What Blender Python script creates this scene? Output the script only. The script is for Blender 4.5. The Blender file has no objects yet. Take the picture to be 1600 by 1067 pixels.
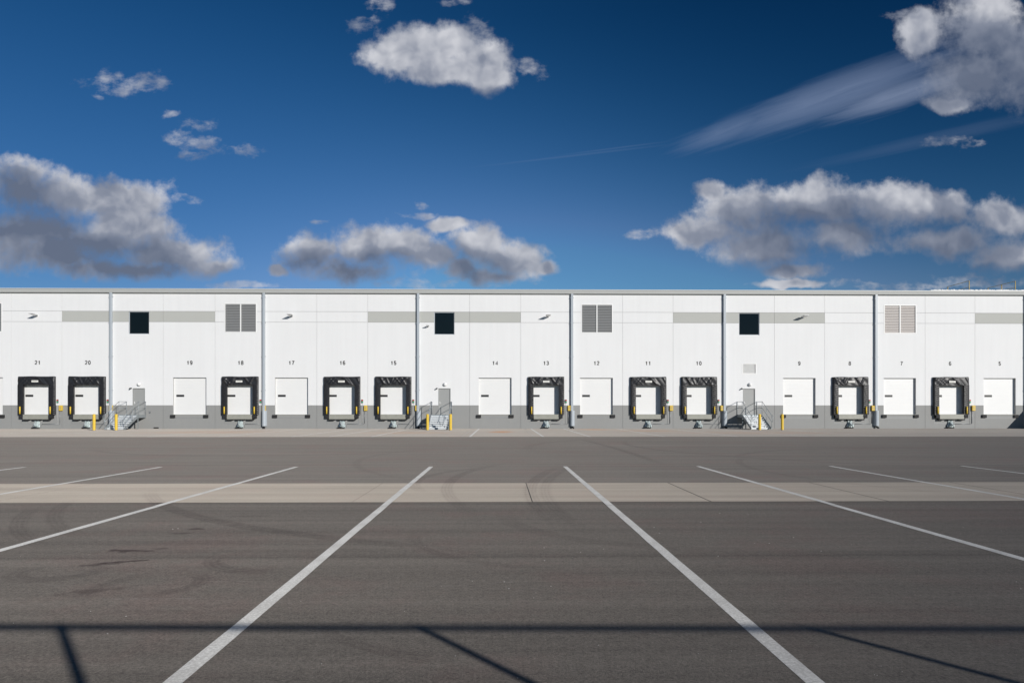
import bpy, bmesh, math, random
from mathutils import Vector, Matrix
random.seed(7)
scene = bpy.context.scene
COL = scene.collection
R = math.radians

# ------------------------------------------------------------------ survey
# the yard in metres: X to the right along the facade, Y towards it, Z up
H = 1.58            # eye height
F = 1067.0          # focal length of the 24 mm lens in photo pixels
TH = 0.0159         # the camera is turned this much to the right
YW = 57.0           # the facade's distance

def wx(px, Y=YW):
    return Y * math.tan(math.atan((px - 800) / F) + TH)
def wz(py, px=800, Y=YW):
    d = wx(px, Y) * math.sin(TH) + Y * math.cos(TH)
    return H + (640 - py) * d / F
def gr(px, py):     # a point of the ground
    d = F * H / (py - 640.0); xc = (px - 800) / F * d
    return (xc * math.cos(TH) + d * math.sin(TH), d * math.cos(TH) - xc * math.sin(TH))

# ------------------------------------------------------------------ helpers
def tag(o, label=None, cat=None, group=None, kind=None):
    if label: o['label'] = label
    if cat: o['category'] = cat
    if group: o['group'] = group
    if kind: o['kind'] = kind
    return o

def empty(name, loc, label=None, cat=None, group=None):
    o = bpy.data.objects.new(name, None); COL.objects.link(o)
    o.location = loc; o.empty_display_size = 0.2
    return tag(o, label, cat, group)

def copy_tree(o, parent=None):
    c = o.copy(); COL.objects.link(c)
    if parent: c.parent = parent
    for ch in list(o.children): copy_tree(ch, c)
    return c

class MB:
    def __init__(s): s.v = []; s.f = []; s.sm = []
    def quad(s, a, b, c, d):
        n = len(s.v); s.v += [a, b, c, d]; s.f.append((n, n+1, n+2, n+3)); s.sm.append(False)
    def box(s, x0, x1, y0, y1, z0, z1):
        n = len(s.v)
        s.v += [(x0,y0,z0),(x1,y0,z0),(x1,y1,z0),(x0,y1,z0),(x0,y0,z1),(x1,y0,z1),(x1,y1,z1),(x0,y1,z1)]
        for q in ((0,3,2,1),(4,5,6,7),(0,1,5,4),(1,2,6,5),(2,3,7,6),(3,0,4,7)):
            s.f.append(tuple(n+i for i in q)); s.sm.append(False)
        return s
    def prism(s, pts, vec):      # closed polygon pts swept along vec
        n = len(s.v); k = len(pts); vx = Vector(vec)
        s.v += [tuple(p) for p in pts] + [tuple(Vector(p) + vx) for p in pts]
        s.f.append(tuple(n+i for i in reversed(range(k)))); s.f.append(tuple(n+k+i for i in range(k)))
        for i in range(k):
            j = (i+1) % k; s.f.append((n+i, n+j, n+k+j, n+k+i))
        s.sm += [False]*(k+2); return s
    def tube(s, p0, p1, r, n=8, r1=None, caps=True):
        p0 = Vector(p0); p1 = Vector(p1); d = (p1-p0).normalized()
        a = Vector((0,0,1)) if abs(d.z) < .9 else Vector((1,0,0))
        u = d.cross(a).normalized(); w = d.cross(u); r1 = r if r1 is None else r1
        b = len(s.v)
        for p, rr in ((p0, r), (p1, r1)):
            for i in range(n):
                t = 2*math.pi*i/n; s.v.append(tuple(p + u*math.cos(t)*rr + w*math.sin(t)*rr))
        for i in range(n):
            j = (i+1) % n; s.f.append((b+i, b+n+i, b+n+j, b+j)); s.sm.append(True)
        if caps:
            s.f.append(tuple(b+i for i in range(n))); s.f.append(tuple(b+n+i for i in reversed(range(n)))); s.sm += [False, False]
        return s
    def path(s, pts, r, n=8):
        for a, b in zip(pts, pts[1:]): s.tube(a, b, r, n)
        return s
    def dome(s, c, r, axis='z', n=12, m=4, sq=1.0):
        b = len(s.v)
        for i in range(m+1):
            t = math.pi/2*i/m
            for j in range(n):
                q = 2*math.pi*j/n; a, bb, h = r*math.cos(t)*math.cos(q), r*math.cos(t)*math.sin(q), r*sq*math.sin(t)
                s.v.append((c[0]+a, c[1]+bb, c[2]+h) if axis == 'z' else (c[0]+a, c[1]-h, c[2]+bb))
        for i in range(m):
            for j in range(n):
                k = (j+1) % n; s.f.append((b+i*n+j, b+i*n+k, b+(i+1)*n+k, b+(i+1)*n+j)); s.sm.append(True)
        return s
    def build(s, name, mat, parent=None, bevel=0, loc=None, recalc=True):
        me = bpy.data.meshes.new(name); me.from_pydata(s.v, [], s.f)
        me.polygons.foreach_set('use_smooth', s.sm); me.materials.append(mat)
        if recalc:
            bm = bmesh.new(); bm.from_mesh(me); bmesh.ops.recalc_face_normals(bm, faces=bm.faces); bm.to_mesh(me); bm.free()
        o = bpy.data.objects.new(name, me); COL.objects.link(o)
        if parent: o.parent = parent
        if loc: o.location = loc
        if bevel:
            m = o.modifiers.new('bevel', 'BEVEL'); m.width = bevel; m.segments = 2; m.limit_method = 'ANGLE'
        return o

# ------------------------------------------------------------------ node helpers
class NT:
    def __init__(s, nt): s.nt = nt; s.n = nt.nodes; s.l = nt.links
    def link(s, a, b): s.l.new(a, b)
    def put(s, sock, v):
        if isinstance(v, bpy.types.NodeSocket): s.l.new(v, sock)
        elif v is not None: sock.default_value = v
    def math(s, op, a, b=None, c=None, clamp=False):
        n = s.n.new('ShaderNodeMath'); n.operation = op; n.use_clamp = clamp
        s.put(n.inputs[0], a); s.put(n.inputs[1], b)
        if c is not None: s.put(n.inputs[2], c)
        return n.outputs[0]
    def vmath(s, op, a, b=None, scale=None):
        n = s.n.new('ShaderNodeVectorMath'); n.operation = op
        s.put(n.inputs[0], a)
        if b is not None: s.put(n.inputs[1], b)
        if scale is not None: s.put(n.inputs['Scale'], scale)
        return n.outputs['Value'] if op in ('LENGTH', 'DISTANCE', 'DOT_PRODUCT') else n.outputs[0]
    def mapping(s, v, loc=(0,0,0), rot=(0,0,0), sc=(1,1,1), t='POINT'):
        n = s.n.new('ShaderNodeMapping'); n.vector_type = t
        s.put(n.inputs['Vector'], v); n.inputs['Location'].default_value = loc if len(loc) == 3 else (*loc, 0)
        n.inputs['Rotation'].default_value = rot; n.inputs['Scale'].default_value = sc
        return n.outputs[0]
    def noise(s, v, scale, detail=4, rough=.5, dist=0, dim='3D', out='Fac'):
        n = s.n.new('ShaderNodeTexNoise'); n.noise_dimensions = dim
        s.put(n.inputs['Vector'], v); n.inputs['Scale'].default_value = scale; n.inputs['Detail'].default_value = detail
        n.inputs['Roughness'].default_value = rough; n.inputs['Distortion'].default_value = dist
        return n.outputs[out]
    def ramp(s, v, a, b, lo=0, hi=1, smooth=True, clamp=True):
        n = s.n.new('ShaderNodeMapRange'); n.interpolation_type = 'SMOOTHSTEP' if smooth else 'LINEAR'
        s.put(n.inputs[0], v); n.inputs[1].default_value = a; n.inputs[2].default_value = b
        n.inputs[3].default_value = lo; n.inputs[4].default_value = hi; n.clamp = clamp
        return n.outputs[0]
    def mix(s, f, a, b, mode='MIX'):
        n = s.n.new('ShaderNodeMix'); n.data_type = 'RGBA'; n.blend_type = mode
        s.put(n.inputs[0], f)
        for k, v in ((6, a), (7, b)):
            if isinstance(v, (tuple, list)) and len(v) == 3: v = (*v, 1)
            s.put(n.inputs[k], v)
        return n.outputs[2]
    def sep(s, v):
        n = s.n.new('ShaderNodeSeparateXYZ'); s.put(n.inputs[0], v); return n.outputs
    def comb(s, x, y, z=0.0):
        n = s.n.new('ShaderNodeCombineXYZ'); s.put(n.inputs[0], x); s.put(n.inputs[1], y); s.put(n.inputs[2], z); return n.outputs[0]

def mat(name, col, rough=.6, metal=0, spec=.5, var=.12, vscale=1.2, fine=0.05, fscale=40, bump=0, bscale=60, bdist=.003, streak=0, tint=None):
    m = bpy.data.materials.new(name); m.use_nodes = True; t = NT(m.node_tree)
    b = t.n['Principled BSDF']
    tc = t.n.new('ShaderNodeTexCoord').outputs['Object']
    geo = t.n.new('ShaderNodeNewGeometry').outputs['Position']
    n1 = t.noise(geo, vscale, 5, .6); n2 = t.noise(geo, fscale, 3, .6)
    k = t.math('ADD', t.math('MULTIPLY', t.math('SUBTRACT', n1, .5), var*2), t.math('MULTIPLY', t.math('SUBTRACT', n2, .5), fine*2))
    if streak:
        st = t.noise(t.mapping(geo, sc=(3.5, 3.5, .18)), 1.0, 5, .6)
        k = t.math('ADD', k, t.math('MULTIPLY', t.math('SUBTRACT', st, .5), streak*2))
    k = t.math('ADD', k, 1.0)
    c = t.vmath('SCALE', (col[0], col[1], col[2]), scale=k)
    t.link(c, b.inputs['Base Color'])
    b.inputs['Roughness'].default_value = rough; b.inputs['Metallic'].default_value = metal
    b.inputs['Specular IOR Level'].default_value = spec
    if bump:
        bn = t.n.new('ShaderNodeBump'); bn.inputs['Strength'].default_value = bump; bn.inputs['Distance'].default_value = bdist
        t.link(t.noise(geo, bscale, 4, .6), bn.inputs['Height']); t.link(bn.outputs[0], b.inputs['Normal'])
    return m

M = {}
M['white_wall'] = mat('painted_concrete_white', (.775,.778,.782), .75, var=.03, vscale=.35, fine=.012, fscale=9, streak=.04, bump=.15, bscale=25)
M['grey_wall'] = mat('painted_concrete_grey', (.285,.287,.282), .75, var=.06, vscale=.5, fine=.03, fscale=8, streak=.03, bump=.15, bscale=25)
M['band'] = mat('painted_band_grey', (.46,.465,.44), .75, var=.03, vscale=.5, fine=.015, fscale=9)
M['joint'] = mat('caulk_grey', (.46,.46,.455), .8)
M['jamb'] = mat('jamb_paint', (.62,.63,.64), .7)
M['door_white'] = mat('door_panel_white', (.79,.79,.785), .45, var=.02, fine=.01)
M['gutter'] = mat('gutter_metal', (.46,.47,.46), .45, var=.05, fine=.03, vscale=.8)
M['cap'] = mat('roof_cap_white', (.80,.80,.79), .5, var=.05)
M['spout'] = mat('downspout_metal', (.42,.46,.50), .4, var=.05, vscale=.6)
M['black_vinyl'] = mat('black_vinyl', (.020,.020,.023), .40, spec=.5, var=.3, vscale=2.5, fine=.15, fscale=30)
M['rubber'] = mat('black_rubber', (.02,.02,.021), .8, var=.3, vscale=6)
M['yellow'] = mat('safety_yellow', (.74,.50,.045), .5, var=.08, vscale=3, fine=.05)
M['yellow_pale'] = mat('guard_yellow', (.55,.40,.12), .5, var=.08, vscale=3)
M['steel'] = mat('galvanised_steel', (.34,.37,.385), .42, metal=.35, var=.14, vscale=3, fine=.08, fscale=25)
M['tread'] = mat('galvanised_tread', (.62,.65,.67), .5, metal=.15, var=.2, vscale=5, fine=.15, fscale=30)
M['leveler'] = mat('leveler_plate', (.30,.30,.26), .6, var=.2, vscale=3, fine=.1, fscale=20)
M['restraint'] = mat('zinc_pale_green', (.62,.70,.70), .4, metal=.3, var=.2, vscale=5)
M['conduit'] = mat('conduit_metal', (.30,.31,.32), .4, metal=.4)
M['door_grey'] = mat('door_paint_grey', (.33,.335,.33), .5, var=.04)
M['louver_grey'] = mat('louver_grey', (.27,.275,.28), .5, var=.05)
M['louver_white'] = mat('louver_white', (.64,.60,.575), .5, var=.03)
M['frame_white'] = mat('frame_white', (.82,.82,.81), .5, var=.02)
M['dark'] = mat('dark_metal', (.03,.03,.032), .5)
M['glass'] = mat('dark_glass', (.004,.007,.009), .04, spec=.22, var=.1, fine=0)
M['lamp_white'] = mat('lamp_housing', (.72,.72,.71), .45, var=.03)
M['red'] = mat('red_lens', (.50,.035,.02), .35); M['green'] = mat('green_lens', (.04,.36,.14), .35)
M['ink'] = mat('number_paint', (.03,.03,.03), .6, var=.1)
M['galv_fence'] = mat('fence_steel', (.45,.46,.47), .45, metal=.5)
M['stone'] = mat('pale_stone', (.42,.40,.37), .8, var=.3, vscale=40)
M['tag_white'] = mat('white_label', (.75,.74,.70), .5, var=.05)
M['ramp'] = mat('plain_concrete', (.38,.37,.35), .8, var=.1)

# asphalt -----------------------------------------------------------
def circle3(a, b, c):
    ax, ay = a; bx, by = b; cx, cy = c
    d = 2*(ax*(by-cy)+bx*(cy-ay)+cx*(ay-by))
    ux = ((ax*ax+ay*ay)*(by-cy)+(bx*bx+by*by)*(cy-ay)+(cx*cx+cy*cy)*(ay-by))/d
    uy = ((ax*ax+ay*ay)*(cx-bx)+(bx*bx+by*by)*(ax-cx)+(cx*cx+cy*cy)*(bx-ax))/d
    return ux, uy, math.hypot(ax-ux, ay-uy)

ARCS = [((235,765),(330,812),(480,836),.26,.8), ((60,792),(28,820),(75,856),.22,.55), ((104,786),(84,806),(125,838),.22,.5),
        ((655,765),(668,744),(790,728),.24,.7), ((700,772),(706,750),(800,722),.24,.7), ((834,784),(830,758),(880,728),.26,.7),
        ((860,786),(852,760),(905,726),.24,.6), ((790,800),(890,840),(1060,856),.28,.45), ((345,868),(350,888),(392,892),.2,.8),
        ((655,830),(690,866),(830,886),.16,.5), ((48,888),(62,906),(98,880),.2,.7), ((905,686),(960,700),(1040,727),.3,.8),
        ((980,688),(1060,706),(1190,716),.3,.7), ((500,978),(570,1010),(700,1030),.12,.5), ((262,925),(304,914),(298,896),.15,.7),
        ((1150,717),(1250,702),(1420,700),.3,.6), ((150,700),(330,712),(620,706),.35,.6), ((870,690),(1000,684),(1500,690),.4,.5),
        ((130,930),(160,915),(215,900),.18,.6), ((1180,712),(1190,735),(1300,752),.22,.5), ((600,742),(560,720),(690,700),.22,.4)]

def marks(t, P, arcs, wear):
    tot = None
    for a, b, c, w, s in arcs:
        A, B, C = gr(*a), gr(*b), gr(*c)
        ux, uy, r = circle3(A, B, C)
        half = max(math.dist(A, B), math.dist(B, C), .5) * 1.05
        d = t.vmath('DISTANCE', P, (ux, uy, 0))
        e = t.math('ABSOLUTE', t.math('SUBTRACT', d, r))
        band = t.ramp(e, w*.35, w*.62, 1, 0)
        fade = t.ramp(t.vmath('DISTANCE', P, (B[0], B[1], 0)), half*.45, half*1.05, s, 0)
        k = t.math('MULTIPLY', band, fade)
        k = t.math('MULTIPLY', k, t.math('MULTIPLY_ADD', t.math('SINE', t.math('MULTIPLY', d, 96.0)), .26, .74))
        tot = k if tot is None else t.math('MAXIMUM', tot, k)
    return t.math('MULTIPLY', tot, wear)

def pavement(name, base, dark, spots=(), arcs=ARCS, grain=.62, strength=.65, rough=.85, red=.85, joints=(), rust=(), scr=(), fine_sc=55):
    m = bpy.data.materials.new(name); m.use_nodes = True; t = NT(m.node_tree); b = t.n['Principled BSDF']
    P = t.n.new('ShaderNodeNewGeometry').outputs['Position']
    big = t.noise(P, .09, 4, .55); mid = t.noise(P, .9, 5, .6); fine = t.noise(P, fine_sc, 4, .75)
    stones = t.noise(P, fine_sc*3.1, 2, .6)
    lanes = t.noise(t.mapping(P, sc=(.05, 2.2, 1)), 1.0, 6, .66)       # the paver's passes run along X
    k = t.math('ADD', 1.0, t.math('MULTIPLY', t.math('SUBTRACT', big, .5), .22))
    k = t.math('ADD', k, t.math('MULTIPLY', t.math('SUBTRACT', mid, .5), .20))
    k = t.math('ADD', k, t.math('MULTIPLY', t.math('SUBTRACT', lanes, .5), 1.0))
    k = t.math('ADD', k, t.math('MULTIPLY', t.math('SUBTRACT', t.noise(P, 11, 5, .75), .5), grain*1.3))
    k = t.math('ADD', k, t.math('MULTIPLY', t.math('SUBTRACT', t.noise(P, 27, 4, .75), .5), grain*1.8))
    k = t.math('ADD', k, t.math('MULTIPLY', t.math('SUBTRACT', fine, .5), grain*3.4))
    k = t.math('ADD', k, t.math('MULTIPLY', t.math('SUBTRACT', stones, .5), grain*1.6))
    y = t.sep(P)[1]
    for yj, wj, sj in joints:
        e = t.math('ABSOLUTE', t.math('SUBTRACT', t.math('ADD', y, t.math('MULTIPLY', t.math('SUBTRACT', mid, .5), .12)), yj))
        k = t.math('SUBTRACT', k, t.ramp(e, wj*.2, wj, sj, 0))
    c = t.vmath('SCALE', base, scale=k)
    # reddish dust patches
    rd = t.math('MULTIPLY', t.ramp(t.noise(P, .45, 7, .68), .47, .64), red)
    c = t.vmath('MULTIPLY', c, t.mix(rd, (1,1,1), (1.0, .90, .91)))
    wear = t.ramp(t.noise(t.mapping(P, sc=(1, 1, 1)), 7, 4, .7), .32, .62, .35, 1)
    mk = marks(t, P, arcs, wear)
    c = t.mix(t.math('MULTIPLY', mk, strength), c, dark)
    for (px, py, rx, ry, rot, s) in spots:
        X, Y = gr(px, py)
        q = t.mapping(P, loc=(X, Y, 0), rot=(0, 0, rot), sc=(rx, ry, 1), t='TEXTURE')
        L = t.math('ADD', t.vmath('LENGTH', q), t.math('MULTIPLY', t.math('SUBTRACT', t.noise(P, 6, 4, .65), .5), 2.4))
        c = t.mix(t.math('MULTIPLY', t.ramp(L, .5, .9, 1, 0), s), c, (.032,.022,.020))
    for (px, py, rx, ry, s) in scr:
        X, Y = gr(px, py)
        q = t.mapping(P, loc=(X, Y, 0), sc=(rx, ry, 1), t='TEXTURE')
        c = t.mix(t.math('MULTIPLY', t.ramp(t.vmath('LENGTH', q), .5, 1, s, 0), t.ramp(t.noise(P, 5, 4, .7), .4, .6)), c, (.24,.23,.22))
    for (px, py, rx, ry, s) in rust:
        X, Y = gr(px, py)
        q = t.mapping(P, loc=(X, Y, 0), sc=(rx, ry, 1), t='TEXTURE')
        L = t.math('ADD', t.vmath('LENGTH', q), t.math('MULTIPLY', t.math('SUBTRACT', t.noise(P, 1.1, 4, .65), .5), 1.2))
        c = t.mix(t.math('MULTIPLY', t.ramp(L, .2, 1.1, 1, 0), s), c, (.42,.21,.10))
    t.link(c, b.inputs['Base Color']); b.inputs['Roughness'].default_value = rough
    b.inputs['Specular IOR Level'].default_value = .3
    b.inputs['Diffuse Roughness'].default_value = 1.0
    bn = t.n.new('ShaderNodeBump'); bn.inputs['Strength'].default_value = .6; bn.inputs['Distance'].default_value = .004
    t.link(t.math('ADD', fine, stones), bn.inputs['Height']); t.link(bn.outputs[0], b.inputs['Normal'])
    return m

SPOTS = [(205,860,.30,.10,0,.75), (150,882,.30,.07,.3,.6), (196,877,.35,.05,.35,.85), (306,826,.15,.09,0,.6), (285,833,.2,.07,0,.5), (252,857,.12,.05,0,.5),
         (150,922,.35,.10,.5,.35), (400,806,.4,.1,0,.2)]
JOINTS = [(gr(800,728)[1], .10, .16), (gr(800,869)[1], .09, .14), (gr(800,700)[1], .3, .10), (gr(800,812)[1], .12, .05), (gr(800,935)[1], .015, -.10), (gr(800,690)[1], .3, .08)]
M['asphalt'] = pavement('asphalt', (.122,.109,.096), (.045,.036,.033), SPOTS, joints=JOINTS, scr=[(232,935,.62,.008,.7), (680,915,.35,.008,.5), (790,909,.10,.010,.8), (360,908,.3,.008,.45), (285,827,.12,.02,.5), (90,914,.2,.008,.4), (160,896,.5,.01,.3)])
M['asphalt_new'] = pavement('asphalt_middle', (.165,.149,.132), (.065,.053,.048), (), joints=JOINTS, grain=.4)
M['strip'] = pavement('strip_concrete', (.352,.311,.262), (.14,.11,.10), (), red=.25, grain=.12, rough=.8, strength=.45, fine_sc=30)
M['apron'] = pavement('apron_concrete', (.36,.324,.284), (.17,.14,.12), (), red=.4, arcs=[((870,672),(1000,676),(1300,681),.6,.7), ((0,677),(300,674),(600,677),.6,.5)],
                      grain=.05, rough=.8, fine_sc=25, rust=[(783,674.6,1.1,2.6,.8), (928,671,1.8,2.0,.6), (1010,673,3,3,.35), (640,676,4,3,.25), (330,675,6,4,.25), (1190,676,8,4,.2)])

def paint_mat():
    m = bpy.data.materials.new('line_paint'); m.use_nodes = True; t = NT(m.node_tree); b = t.n['Principled BSDF']
    P = t.n.new('ShaderNodeNewGeometry').outputs['Position']
    w = t.math('ADD', t.noise(P, 45, 5, .8), t.math('MULTIPLY', t.noise(P, 2.2, 4, .6), .35))
    wear = t.ramp(w, .50, .80, 0, .75)
    c = t.mix(wear, (.60,.595,.575), (.30,.29,.275))
    mk = marks(t, P, ARCS[3:7], 1.0)
    c = t.mix(t.math('MULTIPLY', mk, .25), c, (.3,.27,.25))
    t.link(c, b.inputs['Base Color']); b.inputs['Roughness'].default_value = .7; b.inputs['Diffuse Roughness'].default_value = 1.0
    return m
M['paint'] = paint_mat()

# ------------------------------------------------------------------ ground
def sheet(name, x0, x1, y0, y1, z, m):
    mb = MB(); mb.quad((x0,y0,z),(x1,y0,z),(x1,y1,z),(x0,y1,z))
    return tag(mb.build(name, m, recalc=False), kind='structure')
yS0, yS1 = gr(800,784.3)[1], gr(800,754.3)[1]
yA = gr(800,682.3)[1]
sheet('ground', -1500, 1500, -600, 2400, 0, M['asphalt'])
sheet('asphalt_lane', -140, 140, yS1, yA, .0015, M['asphalt_new'])
sheet('concrete_apron', -140, 140, yA, YW+.3, .003, M['apron'])
# the dolly strip: slabs three metres long with dark joints between them
mb = MB(); xj = [.53 + 3.08*k for k in range(-40, 41)]
for a, b in zip(xj, xj[1:]):
    w = .02 if a > 0 else .005
    mb.quad((a+w*.6, yS0+.012, .003), (b-w*.6, yS0+.012, .003), (b-w*.6, yS1-.012, .003), (a+w*.6, yS1-.012, .003))
tag(mb.build('concrete_strip', M['strip'], recalc=False), kind='structure')
mb = MB(); mb.quad((-123, yS0, .0016), (123, yS0, .0016), (123, yS1, .0016), (-123, yS1, .0016))
tag(mb.build('strip_joint', M['rubber'], recalc=False), kind='structure')
# apron joints, faint
mb = MB()
for k in range(-14, 15):
    x = wx(653.5) + .35 + k*4.25; mb.box(x-.012, x+.012, yA, YW, 0.0035, .0042)
mb.box(-120, 120, (yA+YW)/2-.012, (yA+YW)/2+.012, 0.0035, .0042)
tag(mb.build('apron_joint', M['conduit']), kind='structure')
# stall lines
stall = 3.66; yL = gr(800, 728.7)[1]; x0 = wx(675, yL)
for k in range(-6, 7):
    x = wx(673.8, yL) + k*stall*1.0165
    mb = MB(); n = 60
    ys = sorted([-12 + (yL+12)*i/n for i in range(n+1)] + [yS0, yS1]); n = len(ys)-1
    for i in range(n):
        a, b = ys[i], ys[i+1]; z = .0015 if b < yS0 else (.0045 if a < yS1 else .003)
        e = [random.uniform(-.003, .003) for _ in range(2)] if i == 0 else e1
        e1 = [random.uniform(-.003, .003) for _ in range(2)]
        xa_, xb_ = x + (yL-a)*.0027, x + (yL-b)*.0027
        mb.quad((xa_-.058+e[0], a, z), (xa_+.058+e[1], a, z), (xb_+.058+e1[1], b, z), (xb_-.058+e1[0], b, z))
    tag(mb.build('stall_line', M['paint'], recalc=False), kind='structure')
for x in (-33, -28.7, -20.5, -16.4, -12.2, -10.0, -7.55, -1.83, 2.47, 5.2, 9.6, 13.9, 18.0, 22.4):
    mb = MB(); mb.quad((x-.065, yA, .005), (x+.065, yA, .005), (x+.065, YW-.4, .005), (x-.065, YW-.4, .005))
    o = tag(mb.build('dock_line', M['paint'], recalc=False), kind='structure')
# pebbles
mb = MB(); rnd = random.Random(3)
spots = [(1022,824),(1030,833),(850,856),(907,863),(943,858),(851,876),(861,916),(834,934),(1179,849),(1122,869),(1202,849),(1125,802),(1169,804),(1095,816),(1240,840),(197,963),(168,990),(788,909),(795,920),(1588,909),(1595,920),(270,827),(278,826),(738,908),(1283,861)]
for _ in range(60):
    spots.append((rnd.uniform(0,1600), 690 + 370*rnd.random()**1.5))
for i, (px, py) in enumerate(spots):
    x, y = gr(px, py); r = rnd.uniform(.006, .011) if i < 25 else rnd.uniform(.003, .006)
    mb.v += [(x+r*rnd.uniform(.7,1.2), y, .001+r*.35), (x-r*rnd.uniform(.7,1.2), y, .001+r*.35), (x, y+r, .001+r*.35), (x, y-r, .001+r*.35), (x, y, .001+r*rnd.uniform(.8,1.1)), (x, y, .001)]
    n = len(mb.v)-6
    for a, b in ((0,2),(2,1),(1,3),(3,0)):
        mb.f += [(n+a, n+b, n+4), (n+b, n+a, n+5)]; mb.sm += [False, False]
tag(mb.build('gravel', M['stone']), 'scattered pale pebbles and grit on the dark asphalt', 'gravel', kind='stuff')

# ------------------------------------------------------------------ the warehouse
XL, XR = -58.0, 62.0
ZT = 11.32
Z1, Z2, Z3 = wz(633.1), wz(504.0), wz(487.6)
bay = [wx(p) for p in (174.6, 413.0, 653.5, 893.6, 1131.4, 1367.8, 1602.5)]
panel = [wx(p) for p in (17.6, 96.8, 255, 336, 495, 574.6, 733.8, 813.7, 973, 1051.7, 1210, 1288.6, 1445.5, 1523.4)] + bay
panel = sorted(panel + [min(panel)-4.25*k for k in range(1, 7)] + [max(panel)+4.25*k for k in range(1, 5)])
house = empty('warehouse', (0, YW, 0), 'long white concrete warehouse with grey base, numbered dock doors and flat roof', 'warehouse')
HP = lambda o: (setattr(o, 'parent', house), setattr(o, 'location', (0, -YW, 0)), o)[2]

bare = {22: -22, 19: 296.3, 17: 455.4, 14: 773.6, 12: 932, 9: 1249, 7: 1406, 5: 1562}
docks = {21: 58.8, 20: 137.2, 18: 376, 16: 535.1, 15: 614.9, 13: 853.3, 11: 1012.6, 10: 1091.8, 8: 1327.8, 6: 1484.5}
DF = wz(647.3)            # dock floor
DT = wz(590.2)
DW = 1.372
wins = [(wx(201), wx(233)), (wx(678.3), wx(710)), (wx(1154.6), wx(1186.6))]
WZ0, WZ1 = wz(523), wz(488)
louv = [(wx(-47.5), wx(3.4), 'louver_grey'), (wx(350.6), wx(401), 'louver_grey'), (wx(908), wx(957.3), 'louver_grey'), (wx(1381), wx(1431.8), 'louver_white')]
LZ0, LZ1 = wz(520.4), wz(474.9)
pdoor = [(wx(207.3), wx(226.6)), (wx(685), wx(704.1)), (wx(1161), wx(1180))]
PZ0, PZ1 = DF-.02, wz(606.6)
vent = (wx(1159.4), wx(1181.8), wz(584.3), wz(567.2))

opens = []
for p in list(bare.values()) + list(docks.values()):
    x = wx(p); opens.append((x-DW, x+DW, DF, DT))
for a, b in wins: opens.append((a, b, WZ0, WZ1))
for a, b, _ in louv: opens.append((a, b, LZ0, LZ1))
for a, b in pdoor: opens.append((a, b, PZ0, PZ1))
opens.append(vent)

def cells(x0, x1, z0, z1, emit):
    """rectangles of the field x0..x1, z0..z1 that no opening takes, merged in columns"""
    ops = [o for o in opens if o[0] < x1 and o[1] > x0 and o[2] < z1 and o[3] > z0]
    xs = sorted({x0, x1} | {v for o in ops for v in o[:2] if x0 < v < x1})
    for a, b in zip(xs, xs[1:]):
        mid = (a+b)/2; cuts = sorted([(max(o[2], z0), min(o[3], z1)) for o in ops if o[0] < mid < o[1]])
        z = z0
        for c0, c1 in cuts:
            if c0 > z: emit(a, b, z, c0)
            z = c1
        if z < z1: emit(a, b, z, z1)

white = MB(); grey = MB(); band = MB(); back = MB()
def tile(mb):
    def e(a, b, c, d):
        mb.box(a, b, YW, YW+.034, c, d)
    return e
g = .009
bandspans = [(wx(97), wx(335.7)), (wx(574.7), wx(813.6)), (wx(1051.8), wx(1288.5)), (wx(1523.5), 60)]
for a, b in zip(panel, panel[1:]):
    isband = any(s-.3 < (a+b)/2 < e+.3 for s, e in bandspans)
    cells(a+g, b-g, 0, Z1, tile(grey))
    cells(a+g, b-g, Z1, Z2-.012, tile(white))
    cells(a+g, b-g, Z2+.012, Z3-.012, tile(band if isband else white))
    if isband: HP(band.build('painted_band', M['band'])); band = MB()
    cells(a+g, b-g, Z3+.012, ZT, tile(white))
cells(panel[0], panel[-1], 0, ZT, lambda a, b, c, d: back.box(a, b, YW+.034, YW+.24, c, d))
wall = HP(white.build('wall', M['white_wall'])); wall['label'] = 'white painted concrete wall panels'
HP(grey.build('wall_base', M['grey_wall'])); HP(back.build('wall_core', M['joint']))
# the body behind: end walls, back wall, roof, floor
mb = MB(); xa, xb = panel[0], panel[-1]
mb.box(xa, xa+.24, YW+.24, YW+80, 0, ZT); mb.box(xb-.24, xb, YW+.24, YW+80, 0, ZT); mb.box(xa, xb, YW+80, YW+80.2, 0, ZT)
mb.box(xa+.24, xb-.24, YW+.6, YW+.8, 0, ZT-.1)
HP(mb.build('rear_wall', M['white_wall']))
HP(MB().box(xa-.1, xb+.1, YW+.1, YW+80.3, ZT+.004, ZT+.22).build('roof', M['cap']))
# gutter with a rolled top edge
G0, G1 = wz(459.6), wz(453.4)
mb = MB(); pr = [(xa-.1, YW-.002, G0+.02), (xa-.1, YW-.17, G0), (xa-.1, YW-.20, G0+.03), (xa-.1, YW-.24, G1-.05), (xa-.1, YW-.27, G1-.045), (xa-.1, YW-.27, G1), (xa-.1, YW-.002, G1)]
mb.prism(pr, (xb-xa+.2, 0, 0)); HP(mb.build('gutter', M['gutter']))
HP(MB().box(xa-.1, xb+.1, YW-.22, YW+.1, G1+.004, G1+.025).build('roof_edge', M['cap']))

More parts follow.
